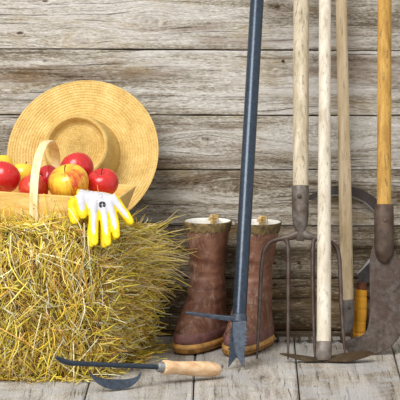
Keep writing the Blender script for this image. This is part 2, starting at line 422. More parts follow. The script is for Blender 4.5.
# ------------------------------------------------------------------ straw hat
mHat = straw_weave('woven_straw')
hn = (RT*-.15+UP*.225-FWD*.962).normalized()
hc = G(83, 155, -.084)
hat = thing('straw_hat', hc, 'wide-brimmed woven straw hat leaning on the wall behind the apples', 'hat')
hx = V((1, 0, 0)); hx = (hx-hn*hx.dot(hn)).normalized(); hy = hn.cross(hx)
hat.rotation_euler = Matrix((hx, hy, hn)).transposed().to_euler()
def local(name, mb, mat, parent, **k):       # mesh given in its parent's own frame
    for i, v in enumerate(mb.v): mb.v[i] = v+parent.location
    return mb.build(name, mat, parent, **k)
RB = 75.5*S
def wob(a, z): return 1+.006*math.sin(2*a+.4)+.004*math.sin(3*a)
b = MB(); prof = [(.083, .001)]+[(.083+(RB-.083)*i/14, .001+.010*(i/14)**2-.014*max(0, i/14-.75)) for i in range(1, 15)]
prof += [(r, z-.003) for r, z in prof[::-1]]
n = 72
b.lathe(prof+[prof[0]], n=n, caps=(False, False), lobes=wob)
local('brim', b, mHat, hat, sharp=80)
b = MB(); prof = [(.0845, -.001), (.083, .004), (.081, .02), (.078, .045), (.0745, .066), (.0725, .077), (.070, .083), (.0665, .0855), (.063, .083), (.0605, .077), (.059, .069), (.056, .065), (.05, .0645), (.038, .066), (.02, .068), (.002, .0685)]
b.lathe(prof, n=n, caps=(False, True)); o = local('crown', b, mHat, hat, sharp=80)

# ------------------------------------------------------------------ trug
mPine = pine('pale_pine_board', (244, 212, 140), (234, 194, 114), (212, 162, 82))
mBent = pine('bent_ash_strip', (250, 234, 192), (244, 222, 172), (228, 196, 136), (60, 60, 8))
q = G(116, 199, -.50); ra = math.radians(-8); rl = math.radians(2.6)
ex = V((math.cos(ra)*math.cos(rl), math.sin(ra), -math.sin(rl))).normalized(); ez = V((math.sin(rl), 0, math.cos(rl))); ey = ez.cross(ex).normalized(); ez = ex.cross(ey)
LT, WT, HT = .43, .25, .066
def T(a, b_, c): return q+ex*a+ey*b_+ez*c      # a from right end (0) to left (-LT), b_ from front to back, c up from the rim
trug = thing('wooden_trug', T(-LT/2, WT/2, -HT), 'pale pine trug with a bent wooden handle, heaped with apples', 'basket')
fx, fy, th = .022, .010, .007
def board(name, P4, nrm, bev=.0012): MB().plate(P4, th, nrm).build(name, mPine, trug, smooth=False, bevel=bev)
def corner(a, b_, lo):  # rim corner or matching bottom corner
    if not lo: return T(a, b_, 0)
    return T(a-(fx if a > -.01 else -fx), b_+(fy if b_ < .01 else -fy), -HT)
r0, r1, r2, r3 = [corner(a, b_, 0) for a, b_ in ((0, 0), (-LT, 0), (-LT, WT), (0, WT))]
l0, l1, l2, l3 = [corner(a, b_, 1) for a, b_ in ((0, 0), (-LT, 0), (-LT, WT), (0, WT))]
board('side_board', [r1, r0, l0, l1], None); board('side_board', [r2, r3, l3, l2], None)
board('end_board', [r0, r3, l3, l0], None); board('end_board', [r1, r2, l2, l1], None)
fb = MB().plate([T(-fx*.8, fy, -.038), T(-LT+fx*.8, fy, -.038), T(-LT+fx*.8, WT-fy, -.038), T(-fx*.8, WT-fy, -.038)], .008, ez); fb.build('bottom_board', mPine, trug, smooth=False)
# handle: strip up the outside of the front board, over, and down the back
ah = (F(37, 205, q.z).x-q.x)*1.0-.0005
hp = []
ah = -(116-39.5)*S/math.cos(ra)
hp.append(T(ah, fy*.9-.007, -HT*.92)); hp.append(T(ah, -.006, -.002)); 
for i in range(1, 16):
    a = PI*i/16; hp.append(T(ah, WT/2-(WT/2+.006)*math.cos(a), .098*math.sin(a)**.8))
hp.append(T(ah, WT+.006, -.002)); hp.append(T(ah, WT-fy*.9+.007, -HT*.92))
hm = MB()
rings = []
for i, p in enumerate(hp):
    t = (hp[min(i+1, len(hp)-1)]-hp[max(i-1, 0)]).normalized(); nn = ex.cross(t).normalized(); hw = .0088; ht = .0016
    rings.append([p-ex*hw-nn*ht, p+ex*hw-nn*ht, p+ex*hw+nn*ht, p-ex*hw+nn*ht])
hm.loft(rings); hm.build('handle', mBent, trug, sharp=50, bevel=.0006)
pk = MB()
for dz in (-.022, -.03, -.052):
    pk.lathe([(.0012, 0), (.001, .0012)], T(ah+.001, -.0085+(-dz)*.13, dz), -ey, 8)
pk.build('tack', rusty('tack_steel', (120, 108, 90), (170, 160, 140), (130, 110, 80)), trug)

# ------------------------------------------------------------------ apples
mStem = simple('apple_stem_brown', (92, 70, 36), .8)
AP = [  # px, py, radius px, depth, blush, red, yellow, tilt axis, label
 (3.5, 177.5, 15.8, -.392, .98, (222, 44, 40), (244, 140, 64), (.3, .55, .7), 'large glossy red apple at the left end of the heap, beside a yellow one'),
 (0, 166, 12.5, -.30, .22, (226, 90, 40), (240, 210, 60), (-.2, .2, 1), 'yellow apple peeking out above the large red apple at the left end'),
 (23.5, 174.5, 12.4, -.318, .25, (232, 110, 50), (238, 206, 62), (.1, .3, 1), 'yellow apple just left of the trug handle'),
 (33, 190, 14.2, -.418, .74, (224, 72, 42), (248, 166, 70), (.5, .5, .6), 'low orange-red apple directly behind the trug handle'),
 (48, 178, 12.0, -.362, 1.0, (206, 36, 50), (226, 110, 60), (-.75, -.55, .4), 'dark red apple between the handle and the big two-tone apple'),
 (68.5, 183, 19.0, -.424, .45, (224, 56, 36), (246, 206, 60), (-.28, -.34, .9), 'big yellow and red striped apple with its stem showing'),
 (77, 168.5, 15.8, -.338, .92, (222, 48, 46), (248, 160, 74), (-.35, .6, .8), 'red apple on top of the heap, highest of all'),
 (102.5, 183, 15.0, -.384, .92, (222, 44, 42), (248, 176, 84), (-.12, -.3, .9), 'red apple at the right end of the heap, above the glove'),
]
for i, (px, py, rp, y, bl, rd_, yl, ax, lab) in enumerate(AP):
    c = G(px, py, y); r = rp*S*1.02; ax = V(ax).normalized()
    m = MB(); prof = []
    for k in range(25):
        t = PI*k/24; z = -math.cos(t)*r*.86; rr = r*math.sin(t)**.82*(1+.05*math.cos(t)*-1)
        z -= r*.34*math.exp(-(rr/(r*.33))**2) if k > 12 else -r*.2*math.exp(-(rr/(r*.26))**2)
        prof.append((max(rr, .0004), z))
    lob = lambda an, z, r=r: 1+.018*math.cos(5*an)*(.3+max(0, -z/r))
    m.lathe(prof, n=36, lobes=lob)
    mt = apple_skin('apple_skin_%s' % ('red' if bl > .9 else 'two_tone' if bl > .5 else 'yellow'), rd_, yl, bl, i*3.3+1)
    o = m.build('apple', mt, sharp=120)
    xq = V((1, 0, 0)); xq = (xq-ax*xq.dot(ax)).normalized(); yq = ax.cross(xq)
    o.matrix_world = Matrix.Translation(c) @ Matrix((xq, yq, ax)).transposed().to_4x4()
    props(o, lab, 'apple', 'apples heaped in the trug')
    s_ = MB(); s_.tube([(0, 0, r*.52), (r*.03, 0, r*.75), (r*.14, 0, r*.98)], [.0011, .001, .0015], 8)
    so = s_.build('stem', mStem); so.parent = o

# ------------------------------------------------------------------ gloves
mYel = simple('yellow_latex_coating', (246, 214, 20), .45, 0, .4, .06, 90, .25)
def knit():
    t = NT('white_knit', .9, 0, .15); a = t.noise(t.stretch((500, 500, 250)), 1, 2, .5); b_ = t.noise(t.co, 50, 3)
    t.col(t.ramp(b_, [(.3, (204, 204, 212)), (.7, (220, 220, 226))])); t.bump(a, .5, .001); return t.m
mKnit = knit()
mInk = simple('black_print', (34, 40, 36), .6)
def gy(py):                                  # how the gloves drape: over the rim, then over the shoulder of the bale
    pts = [(180, -.462), (188, -.475), (192, -.505), (197, -.516), (210, -.522), (225, -.540), (250, -.578)]
    for (a, ya), (b_, yb) in zip(pts, pts[1:]):
        if py <= b_: return ya+(yb-ya)*(py-a)/(b_-a)
    return pts[-1][1]
def remesh(o, vs, sm=4):
    m = o.modifiers.new('rm', 'REMESH'); m.mode = 'VOXEL'; m.voxel_size = vs; m.use_smooth_shade = True
    m = o.modifiers.new('sm', 'SMOOTH'); m.factor = .5; m.iterations = sm
    return o
def glove(dx, dy, dep, label, lean, top):
    g0 = G(95+dx, 200+dy, gy(200)+dep); g = thing('work_glove', g0, label, 'glove', 'pair of work gloves on the trug rim')
    def P(px, py, k=0.0): return G(px+dx+(py-190)*lean, py+dy, gy(py+dy)+dep+k)
    fingers = [  # path px, radius px (yellow)
        ([(81, 195), (81.5, 203), (82.5, 210), (83, 215.5)], [6.2, 6.2, 6.0, 4.6]),           # thumb
        ([(94, 200), (93.8, 214), (93.6, 230), (94.5, 243)], [5.6, 4.9, 4.6, 3.7]),
        ([(102, 202), (104.5, 216), (106, 230), (107.5, 243.5)], [5.6, 4.8, 4.5, 3.7]),
        ([(108, 201), (112.5, 214), (115, 226), (116.5, 236)], [5.4, 4.6, 4.4, 3.6]),
        ([(111, 196), (119, 206), (126, 215), (131, 222)], [4.8, 4.5, 4.2, 3.4])]
    if not top: fingers = [fingers[0]]+[([(x+9.5-(yy-190)*.06, yy-4) for x, yy in p], r) for p, r in fingers[1:]]
    kk = -.0024 if top else .0024
    y = MB(); wv = MB()
    for pts, rad in fingers:
        q_ = [P(*p) for p in pts]; tip = q_[-1]+(q_[-1]-q_[-2]).normalized()*rad[-1]*S*.7
        y.tube(q_+[tip], [(r*S*.62, r*S) for r in rad]+[(rad[-1]*S*.3, rad[-1]*S*.45)], 14, up=(0, 1, 0))
        # white back of each finger: narrower, a little proud of the front, ending before the tip
        q2 = [P(p[0], p[1], kk) for p in pts]
        q2[-1] = q2[-2].lerp(q2[-1], .72)
        wv.tube(q2, [(rad[0]*S*.62, rad[0]*S*.86), (rad[1]*S*.6, rad[1]*S*.66), (rad[2]*S*.55, rad[2]*S*.58), (rad[3]*S*.3, rad[3]*S*.3)], 14, up=(0, 1, 0))
    # palm: rows across, from inside the trug over the rim to the knuckles
    def palm(mb, k, sh, rows, tk):
        rg = []
        for (py, xa, xb, kb_, sl_) in rows:
            cx, hw = (xa+xb)/2, (xb-xa)/2-sh; c = P(cx, py, k+kb_)
            rg.append([c+V((math.copysign(abs(math.cos(t))**.6, math.cos(t))*hw*S, math.sin(t)*tk, -sl_*math.cos(t)*hw*S)) for t in [2*PI*j/24 for j in range(24)]])
        mb.loft(rg)
    rows = [(199.5, 80, 112, .058, .12), (194.5, 80, 112, .050, .15), (191.6, 79, 112, .030, .17), (191.8, 78, 113, .008, .17), (194.5, 77.5, 113, -.002, .17), (198.5, 78.5, 114, 0, .1), (204, 84, 114, 0, 0), (210, 88, 116, 0, 0)]
    if not top: rows = rows[4:]
    palm(y, 0, 0, rows, .0055); palm(wv, kk*1.1, 1.7, rows, .0048)
    remesh(y.build('latex_coating', mYel, g), .0011)
    kb = remesh(wv.build('knitted_back', mKnit, g), .0010, 3)
    if top:
        e = MB(); c = P(102.3, 204); yb = c.y-.0108
        def pt(dx_, dz_): return V((c.x+dx_*S, yb+dz_*S*.12, c.z+dz_*S))
        for sx, sz in ((-1.45, 1.45), (1.45, 1.45), (-1.45, -1.3), (1.45, -1.3)):
            e.plate([pt(sx+1.25*math.cos(2*PI*j/12), sz+1.2*math.sin(2*PI*j/12)) for j in range(12)], .0022)
        e.plate([pt(-.9, -2.2), pt(.9, -2.2), pt(.55, -4), pt(-.55, -4)], .0022)
        for j in range(14):
            a0, a1 = 2*PI*j/14, 2*PI*(j+1)/14
            e.plate([pt(3.1*math.cos(a0), .1+3.0*math.sin(a0)), pt(3.1*math.cos(a1), .1+3.0*math.sin(a1)), pt(2.75*math.cos(a1), .1+2.65*math.sin(a1)), pt(2.75*math.cos(a0), .1+2.65*math.sin(a0))], .0022)
        e.build('printed_emblem', mInk, g, smooth=False)
        h_ = MB(); lp = [pt(-1.5+1.7*math.cos(t), 8+1.9*math.sin(t)) for t in [PI*.95-2*PI*.8*j/16 for j in range(17)]]
        h_.tube(lp, .0005, 6); h_.build('thread_loop', simple('grey_thread', (150, 150, 152), .8), g)
    return g
glove(0, 0, -.017, 'white-backed yellow work glove with a dark emblem, on top over the trug rim', 0, True)
glove(-6.5, 5.5, .004, 'yellow work glove mostly hidden beneath the white-backed glove', -.06, False)

# ------------------------------------------------------------------ rubber boots
def boot_rubber():
    t = NT('brown_boot_rubber', .5, 0, .35)
    a = t.noise(t.co, 22, 6, .65, .5); b_ = t.noise(t.co, 130, 4, .7); d = t.noise(t.stretch((40, 40, 16)), 1, 6, .7, .6)
    c = t.ramp(a, [(.32, (92, 58, 43)), (.5, (120, 81, 63)), (.68, (148, 108, 90))])
    c = t.mix(t.math('MULTIPLY', t.step(d, .5, .66), .6), c, (174, 150, 134))
    c = t.mix(t.math('MULTIPLY', t.step(t.noise(t.stretch((30, 30, 12)), 1.7, 6, .7, .8), .54, .66), .6), c, (88, 52, 38))
    c = t.mix(t.math('MULTIPLY', t.step(b_, .6, .72), .4), c, (178, 158, 144))
    t.col(c); t.bump(t.math('ADD', a, t.math('MULTIPLY', b_, .3)), .35, .003); t.rough(t.math('ADD', t.math('MULTIPLY', d, .4), .32)); return t.m
mBoot = boot_rubber()
mToe = simple('reddish_toe_rubber', (128, 90, 86), .6, 0, .3, .12, 50)
mSole = simple('tan_gum_sole', (194, 148, 84), .55, 0, .35, .14, 40)
mSoleD = simple('tan_gum_tread', (156, 112, 60), .7, 0, .3, .2, 60)
mTrim = simple('olive_boot_trim', (112, 94, 62), .7, 0, .3, .22, 90, .4)
mLine = simple('white_boot_lining', (236, 234, 228), .9, 0, .2, .05)
mStrap = simple('tan_strap', (222, 190, 130), .6, 0, .4, .12)
mBrass = simple('dull_brass', (176, 142, 76), .4, .7, .5, .15)
def make_boot(px, ybase, yaw, foot, top, lean, label, bside, k=1.0, hh=1.0):
    o = G(px, 222, ybase); zt = G(px, 221.5, ybase).z*hh
    base = V((o.x, ybase, 0)); bt = thing('rubber_boot', base, label, 'boot', 'pair of rubber boots by the wall')
    cy, sy = math.cos(yaw), math.sin(yaw)
    kz = zt/.272
    sec = [(.021, .047, .160, .058), (.036, .048, .162, .058), (.047, .0465, .157, .057), (.058, .045, .147, .056), (.070, .0435, .130, .055), (.086, .0425, .106, .053),
           (.105, .0415, .083, .051), (.122, .0405, .066, .049), (.142, .040, .056, .0485), (.165, .0395, .053, .0485), (.19, .041, .0535, .050), (.215, .0438, .055, .052), (.24, .0478, .0565, .0545), (.262, .052, .057, .056), (.272, .0545, .0575, .0565)]
    N = 40
    def ring(z, w_, f_, b_, grow=0, kzz=True):
        out = []
        t_ = max(0, min(1, (z-.08)/.12))      # the shaft faces the camera, the foot is turned
        ya = yaw*(1-.55*t_); c_, s_ = math.cos(ya), math.sin(ya)
        for j in range(N):
            a = 2*PI*j/N; c0, s0 = math.cos(a), math.sin(a)
            pw = .86 if z < .1 else .92
            x = (w_+grow)*math.copysign(abs(c0)**pw, c0); yy = (f_+grow)*-abs(s0)**pw if s0 < 0 else (b_+grow)*abs(s0)**.9
            x *= k
            wr = 0
            if .09 < z < .2: wr = .0016*math.sin(z*230+x*40)+.0009*math.sin(z*410-yy*60)
            r_ = 1+wr/.05
            x, yy = x*r_, yy*r_
            out.append(V((base.x+x*c_-yy*s_*-1*-1 + lean*z, base.y+x*s_+yy*c_, z*kz)))
        return out
    def interp(z):
        for (a, b_) in zip(sec, sec[1:]):
            if z <= b_[0]: t_ = (z-a[0])/(b_[0]-a[0]); return [a[i]+(b_[i]-a[i])*t_ for i in range(1, 4)]
        return list(sec[-1][1:])
    m = MB(); zz = [.021+(.272-.021)*i/44 for i in range(45)]
    rg = [ring(z, *interp(z)) for z in zz]
    inner = [ring(z, *interp(z), grow=-.0035) for z in zz[::-1] if z > .1]
    m.loft(rg+[ring(.2735, *interp(.272), grow=-.0015)], True, False)
    m.build('boot_upper', mBoot, bt, sharp=100)
    li = MB(); li.loft([ring(.2735, *interp(.272), grow=-.0012)]+inner, False, True); li.build('lining', mLine, bt, sharp=100)
    # trim with a scalloped lower edge
    tr = MB(); lo, hi, lo2 = [], [], []
    for g in (.0016,):
        top_ = ring(.2738, *interp(.272), grow=.0012); M = 3
        rows = []
        for zrow in (.2735, .268, .262, .258): rows.append(ring(zrow, *interp(zrow), grow=g))
        last = []
        for j in range(N): 
            zrow = .2565 if j % 2 else .2515
            last.append(ring(zrow, *interp(zrow), grow=g)[j])
        rows.append(last); rows.append([p+(V((base.x, base.y, p.z))-p).normalized()*.0022 for p in last])
        inn = ring(.2745, *interp(.272), grow=-.002)
        tr.loft([inn, top_]+rows, False, False)
    tr.build('top_trim', mTrim, bt, sharp=60)
    tg = MB(); tg.loft([ring(z, *interp(z), grow=g) for z, g in ((.0205, .001), (.0215, .002), (.031, .003), (.041, .0024), (.0435, .0008))], False, False)
    tg.build('toe_guard', mToe, bt, sharp=60)
    s1 = MB(); s0 = interp(.0215); s1.loft([ring(z, *s0, grow=g) for z, g in ((.0096, .002), (.0108, .0048), (.0145, .0060), (.0185, .0052), (.021, .003), (.0225, .001))]); s1.build('sole', mSole, bt, sharp=60)
    s2 = MB(); s2.loft([ring(z, *s0, grow=g) for z, g in ((.0, -.004), (.0018, .001), (.005, .004), (.0088, .005), (.0098, .003))]); s2.build('tread', mSoleD, bt, sharp=60)
    # pull strap and buckle at the back of the rim
    sx = base.x+lean*.27+bside*.021;  sb = base.y+.047; z0 = zt
    st_ = MB(); w_ = .0055
    path = [(sb+.002, z0-.02), (sb-.001, z0-.004), (sb-.002, z0+.006), (sb-.006, z0+.009), (sb-.011, z0+.006), (sb-.012, z0-.003)]
    st_.loft([[V((sx-w_, y-.001, z)), V((sx+w_, y-.001, z)), V((sx+w_, y+.001, z+.0012)), V((sx-w_, y+.001, z+.0012))] for y, z in path])
    st_.tube([V((sx-.010, sb-.013, z0-.001)), V((sx-.004, sb-.012, z0+.004)), V((sx+.004, sb-.012, z0+.005)), V((sx+.012, sb-.010, z0+.003))], [(.003, .0014), (.0036, .0016), (.0036, .0016), (.0024, .0014)], 10, up=(0, 0, 1))
    sp = st_.build('pull_strap', mStrap, bt, sharp=60)
    bk = MB(); cx, cz, yb = sx+.007, z0+.004, sb-.016
    fr = [V((cx+.0065*a, yb, cz+.006*b_)) for a, b_ in ((-1, -1), (1, -1), (1, 1), (-1, 1), (-1, -1))]
    bk.tube(fr, .0013, 8); bk.tube([V((cx-.0055, yb-.001, cz)), V((cx+.007, yb-.002, cz))], .001, 8)
    bk.build('buckle', mBrass, bt)
    return bt
make_boot(206.8, -.095, math.radians(-19), 0, 0, .006, 'brown rubber boot standing clear of the black pole, next to the bale', .55, .97)
make_boot(251.6, -.118, math.radians(-15), 0, 0, .055, 'brown rubber boot behind the black pole, crossed by a fork tine', .35, .93, .99)

# ------------------------------------------------------------------ black weed puller
mBlue = NT('dark_slate_paint', .27, .3, .5)
_a = mBlue.noise(mBlue.co, 120, 4, .6); mBlue.col(mBlue.ramp(_a, [(.3, (36, 48, 62)), (.7, (54, 68, 84))])); mBlue.bump(_a, .12, .0006); mBlue = mBlue.m
mBlueD = simple('dark_slate_blade', (70, 80, 94), .45, .4, .5, .12, 100, .15)
def leaner(x0, y0p, x1, y1p, yb, zt):
    a, b_ = L(x0, y0p, yb, zt), L(x1, y1p, yb, zt); d = (b_-a).normalized(); return a, d
yb = F(236, 368).y; zt = 1.2
t = thing('weed_puller', F(236, 368), 'tall dark slate metal weed puller with saw-toothed forked blade before the boots', 'garden tool')
LP = lambda px, py, k=0: L(px, py, yb+k, zt)
a, d = leaner(239, 321, 257, 0, yb, zt); ln = (1.14-a.z)/d.z
m = MB(); r = 6.6*S; m.tube([a, a+d*ln, a+d*(ln+.006)], [r, r, r*.7], 28); m.build('pole', mBlue, t, sharp=50)
m = MB(); m.tube([a-d*.004, a-d*.002, a+d*.012, a+d*.014], [r*1.02, r*1.14, r*1.14, r*1.02], 28); m.build('collar', mBlueD, t, sharp=40)
m = MB(); gr = a+d*(ln-.1); m.tube([gr, gr+d*.002, gr+d*.1, gr+d*.108], [r*1.02, r*1.2, r*1.2, r*.8], 28); m.build('grip', simple('black_rubber', (28, 28, 30), .8), t)
m = MB()
bar = [(240, 319), (226, 318), (210, 316), (196, 314), (185.5, 312.5)]
rgs = []
for i, (px, py) in enumerate(bar):
    p = LP(px, py, -.004); hh_ = (2.6, 2.2, 1.9, 1.6, 1.0)[i]*S; dd = (.007, .007, .0065, .006, .003)[i]
    rgs.append([p+V((0, -dd, -hh_)), p+V((0, dd, -hh_)), p+V((0, dd, hh_)), p+V((0, -dd, hh_))])
m.loft(rgs); m.build('foot_bar', mBlueD, t, smooth=False, bevel=.0012)
def teeth(x0, y0, x1, y1, n, dep):
    out = []
    for i in range(n):
        f0, f1 = i/n, (i+.75)/n; xa, ya = x0+(x1-x0)*f0, y0+(y1-y0)*f0; xb, yb_ = x0+(x1-x0)*f1, y0+(y1-y0)*f1
        out += [(xa, ya), (xb+dep, yb_-.3), (xb, yb_)]
    return out
front = [(233.2, 321), (246.7, 321)]+teeth(246.3, 328, 244.8, 350, 6, 2.0)+[(244.6, 352), (244.2, 368), (237.9, 358.5), (235, 350), (233.6, 341), (232.8, 331)]
m = MB(); nb_ = V((.28, -1, .1)).normalized()
pts = [LP(px, py, -.008-(px-232)*.0011) for px, py in front]; m.plate(pts, .003); m.build('blade', mBlueD, t, smooth=False, bevel=.0005)
back = [(243, 321), (232.8, 321)]+teeth(231.6, 327, 229.6, 351, 6, -2.0)+[(229.4, 353), (228.2, 367.5), (235.8, 358), (239.5, 350), (242, 335)]
m = MB(); pts = [LP(px, py, .004+(px-243)*.0011+.006) for px, py in back]; m.plate(pts, .003); m.build('blade', mBlueD, t, smooth=False, bevel=.0005)

# ------------------------------------------------------------------ digging fork
mForkW = handle_wood('grey_worn_handle', (220, 210, 190), (196, 182, 156), (140, 126, 104), .6)
mForkM = rusty('weathered_fork_steel', (82, 74, 68), (130, 124, 118), (88, 66, 52), .55, .5, 60)
mTine = rusty('brown_tine_steel', (70, 60, 56), (100, 90, 84), (76, 54, 44), .5, .5, 70)
mRust = rusty('dark_rusted_socket', (66, 53, 45), (98, 82, 71), (76, 54, 42), .6, .4, 50)
yb = F(288, 360).y; zt = 1.22
t = thing('digging_fork', F(300, 360), 'digging fork with four slim tines and a grey worn handle', 'fork')
LP = lambda px, py, k=0: L(px, py, yb+k, zt)
a, d = leaner(300.5, 200, 301.3, 0, yb, zt); b_ = a+d*((1.08-a.z)/d.z)
m = MB(); m.tube([a, a+d*.1, a+d*.3, b_, b_+d*.008], [7.4*S, 7.6*S, 7.7*S, 7.4*S, 4*S], 24); m.build('handle', mForkW, t)
m = MB(); pts = [LP(300.3, y) for y in (186, 188, 205, 216, 224, 230, 237, 241)]
m.tube(pts, [8.0*S, 8.6*S, 8.3*S, (7.5*S, 8*S), (5.5*S, 7.2*S), (4*S, 5*S), (3*S, 4.6*S), (1.6*S, 3.5*S)], 24, up=(0, 1, 0)); m.build('socket', mForkM, t)
m = MB(); p = LP(299, 195, 0); m.lathe([(2.2*S, 0), (2.4*S, .002), (1.6*S, .0036), (.3*S, .004)], p+V((0, -8.6*S, 0)), (0, -1, .2), 14); m.build('rivet', mRust, t)
m = MB(); yoke = [(283, 238.5), (290, 237), (296, 235), (300.3, 233.5), (305, 235), (312, 237), (319, 238.5)]
m.tube([LP(*q_) for q_ in yoke], [(2.4*S, 2.6*S), (2.6*S, 3.4*S), (2.8*S, 4.2*S), (3*S, 5*S), (2.8*S, 4.2*S), (2.6*S, 3.4*S), (2.4*S, 2.6*S)], 16, up=(0, 1, 0)); m.build('yoke', mForkM, t)
for path in ([(286, 238), (277, 239.5), (269.5, 243), (265, 249), (262.6, 258), (261, 275), (259.8, 305), (258.3, 335), (257, 359)],
             [(285.5, 239), (287.6, 244), (288.3, 255), (288.3, 290), (288.2, 330), (288, 359.5)],
             [(314.5, 239), (313.2, 244), (312.8, 255), (313, 290), (314, 330), (314.8, 359.5)],
             [(314, 238), (324, 239.5), (332, 243), (336.8, 249), (339.3, 258), (340.2, 275), (341.3, 305), (343.3, 335), (345.3, 357)]):
    pts = [LP(*q_) for q_ in path]; n = len(pts); rad = [2.05*S]*n; rad[0] = 2.6*S; rad[-2] = 1.8*S; rad[-1] = .7*S
    sm = MB()
    # smooth the path a little by inserting midpoints
    q2, r2 = [], []
    for i in range(n-1):
        for k in range(4):
            f_ = k/4; p0, p1, p2, p3 = pts[max(i-1, 0)], pts[i], pts[i+1], pts[min(i+2, n-1)]
            q2.append(.5*((2*p1)+(p2-p0)*f_+(2*p0-5*p1+4*p2-p3)*f_*f_+(3*p1-p0-3*p2+p3)*f_**3)); r2.append(rad[i]+(rad[i+1]-rad[i])*f_)
    q2.append(pts[-1]); r2.append(rad[-1])
    sm.tube(q2, r2, 12, up=(0, 1, 0)); sm.build('tine', mTine, t)

# ------------------------------------------------------------------ mattock hoe
mHoeW = handle_wood('whitewashed_handle', (228, 221, 206), (212, 202, 184), (168, 152, 126), .4, .6, .6)
mHoeM = rusty('brown_hoe_steel', (56, 45, 32), (90, 76, 55), (72, 52, 32), .55, .45, 60)
mHoeS = rusty('grey_hoe_socket', (104, 96, 90), (146, 138, 132), (106, 84, 70), .6, .4, 60)
yb = F(324, 362).y; zt = 1.32
t = thing('two_bladed_hoe', F(324, 362), 'hoe with a whitewashed handle and a leaf-shaped blade on each side', 'hoe')
LP = lambda px, py, k=0: L(px, py, yb+k, zt)
a, d = leaner(323.8, 347, 325, 0, yb, zt); b_ = a+d*((1.27-a.z)/d.z)
m = MB(); m.tube([a, a+d*.15, a+d*.5, b_, b_+d*.008], [6.9*S, 6.8*S, 5.9*S, 5.8*S, 3*S], 24); m.build('handle', mHoeW, t)
m = MB(); m.tube([LP(323.8, 341.5), LP(323.8, 343), LP(323.7, 350), LP(323.6, 356), LP(323.6, 360.5)], [7*S, 7.8*S, 7.6*S, 7.9*S, 6.5*S], 20); m.build('socket', mHoeS, t)
def wing(top, bot, name):
    # a gently dished plate: upper edge lies further back, lower edge forward, near the floor
    m = MB(); rgs = []
    for (xa, ya), (xb, yb_) in zip(top, bot):
        hh_ = max((yb_-ya), .6)
        A = LP(xa, ya, .012*hh_/9); B = LP(xb, yb_, -.018*hh_/9); B.z = max(B.z, .003); mid = (A+B)/2+V((0, .003, .003))*min(1, hh_/6)
        th_ = .0018; up_ = V((0, -.35, .9))*th_
        rgs.append([A-up_*.6, mid-up_, B-up_*.4, B+up_*.4, mid+up_, A+up_*.6])
    m.loft(rgs); m.build('blade', mHoeM, t, sharp=50)
wing([(328, 356.5), (335, 355.5), (342, 353.5), (352, 352.3), (362, 351.4), (369, 351.2), (373.6, 352.8)], [(328, 362), (336, 362.2), (345, 362), (355, 360.6), (364, 357.8), (370, 355.6), (374, 353.6)], 'r')
wing([(320, 358), (312, 357), (304, 355.8), (295, 354.6), (286, 353.6), (280, 353.4)], [(320, 362.2), (312, 362), (304, 361), (295, 358.8), (286, 356), (280, 354)], 'l')

# ------------------------------------------------------------------ garden rake (behind, near the wall)
mRakeW = handle_wood('tan_worn_handle', (230, 212, 182), (208, 186, 150), (156, 132, 98), .5)
mRakeM = rusty('grey_rake_steel', (96, 90, 86), (136, 130, 126), (88, 76, 66), .55, .5, 60)
mRakeB = rusty('rusty_rake_bar', (58, 46, 34), (84, 70, 52), (62, 44, 30), .6, .3, 60)
yb = -.070; zt = 2.2
t = thing('garden_rake', V((G(320, 338, -.07).x, -.07, 0)), 'rake with a long tan handle, its toothed bar at the foot of the wall', 'rake')
LP = lambda px, py, k=0: L(px, py, yb+k, zt)
a, d = leaner(347.3, 303, 341.2, 0, yb, zt); b_ = a+d*((1.2-a.z)/d.z)
m = MB(); m.tube([a, a+d*.2, a+d*.5, b_, b_+d*.008], [6.2*S, 6.4*S, 5.6*S, 5.4*S, 3*S], 24); m.build('handle', mRakeW, t)
m = MB(); m.tube([LP(347.4, 299), LP(347.5, 301), LP(347.8, 315), LP(347.5, 324), LP(346, 332)], [(6.4*S, 6.5*S), (6.8*S, 6.9*S), (5.5*S, 6.5*S), (3.5*S, 6.2*S), (2.2*S, 5*S)], 18, up=(0, 1, 0)); m.build('ferrule', mRakeM, t)
m = MB(); m.lathe([(1.4*S, 0), (1.5*S, .0015), (.4*S, .0026)], LP(348.8, 307)+V((0, -5.9*S, 0)), (0, -1, 0), 12); m.build('rivet', mRust, t)
m = MB(); A, B = LP(272, 334.6), LP(353, 334.6); hh_ = 1.7*S
m.hexa([A+V((0, -.004, -hh_)), A+V((0, .004, -hh_)), A+V((0, .004, hh_)), A+V((0, -.004, hh_))], [B+V((0, -.004, -hh_)), B+V((0, .004, -hh_)), B+V((0, .004, hh_)), B+V((0, -.004, hh_))]); m.build('tooth_bar', mRakeB, t, smooth=False, bevel=.001)
z0 = A.z
for i in range(8):
    px = 277+i*10.6; p = LP(px, 334.6); r_ = z0*.55
    pts = [p+V((0, -.003, 0)), p+V((0, -.012, -.001)), p+V((.0015, -.021, -z0*.35)), p+V((.003, -.022, -z0*.72)), p+V((.001, -.016, -z0+.0022)), p+V((-.004, -.015, -z0+.0035)), p+V((-.007, -.016, -z0*.72))]
    m = MB(); m.tube(pts, [.0036, .0036, .0034, .0032, .003, .0026, .0016], 8); m.build('tooth', mRakeB, t)

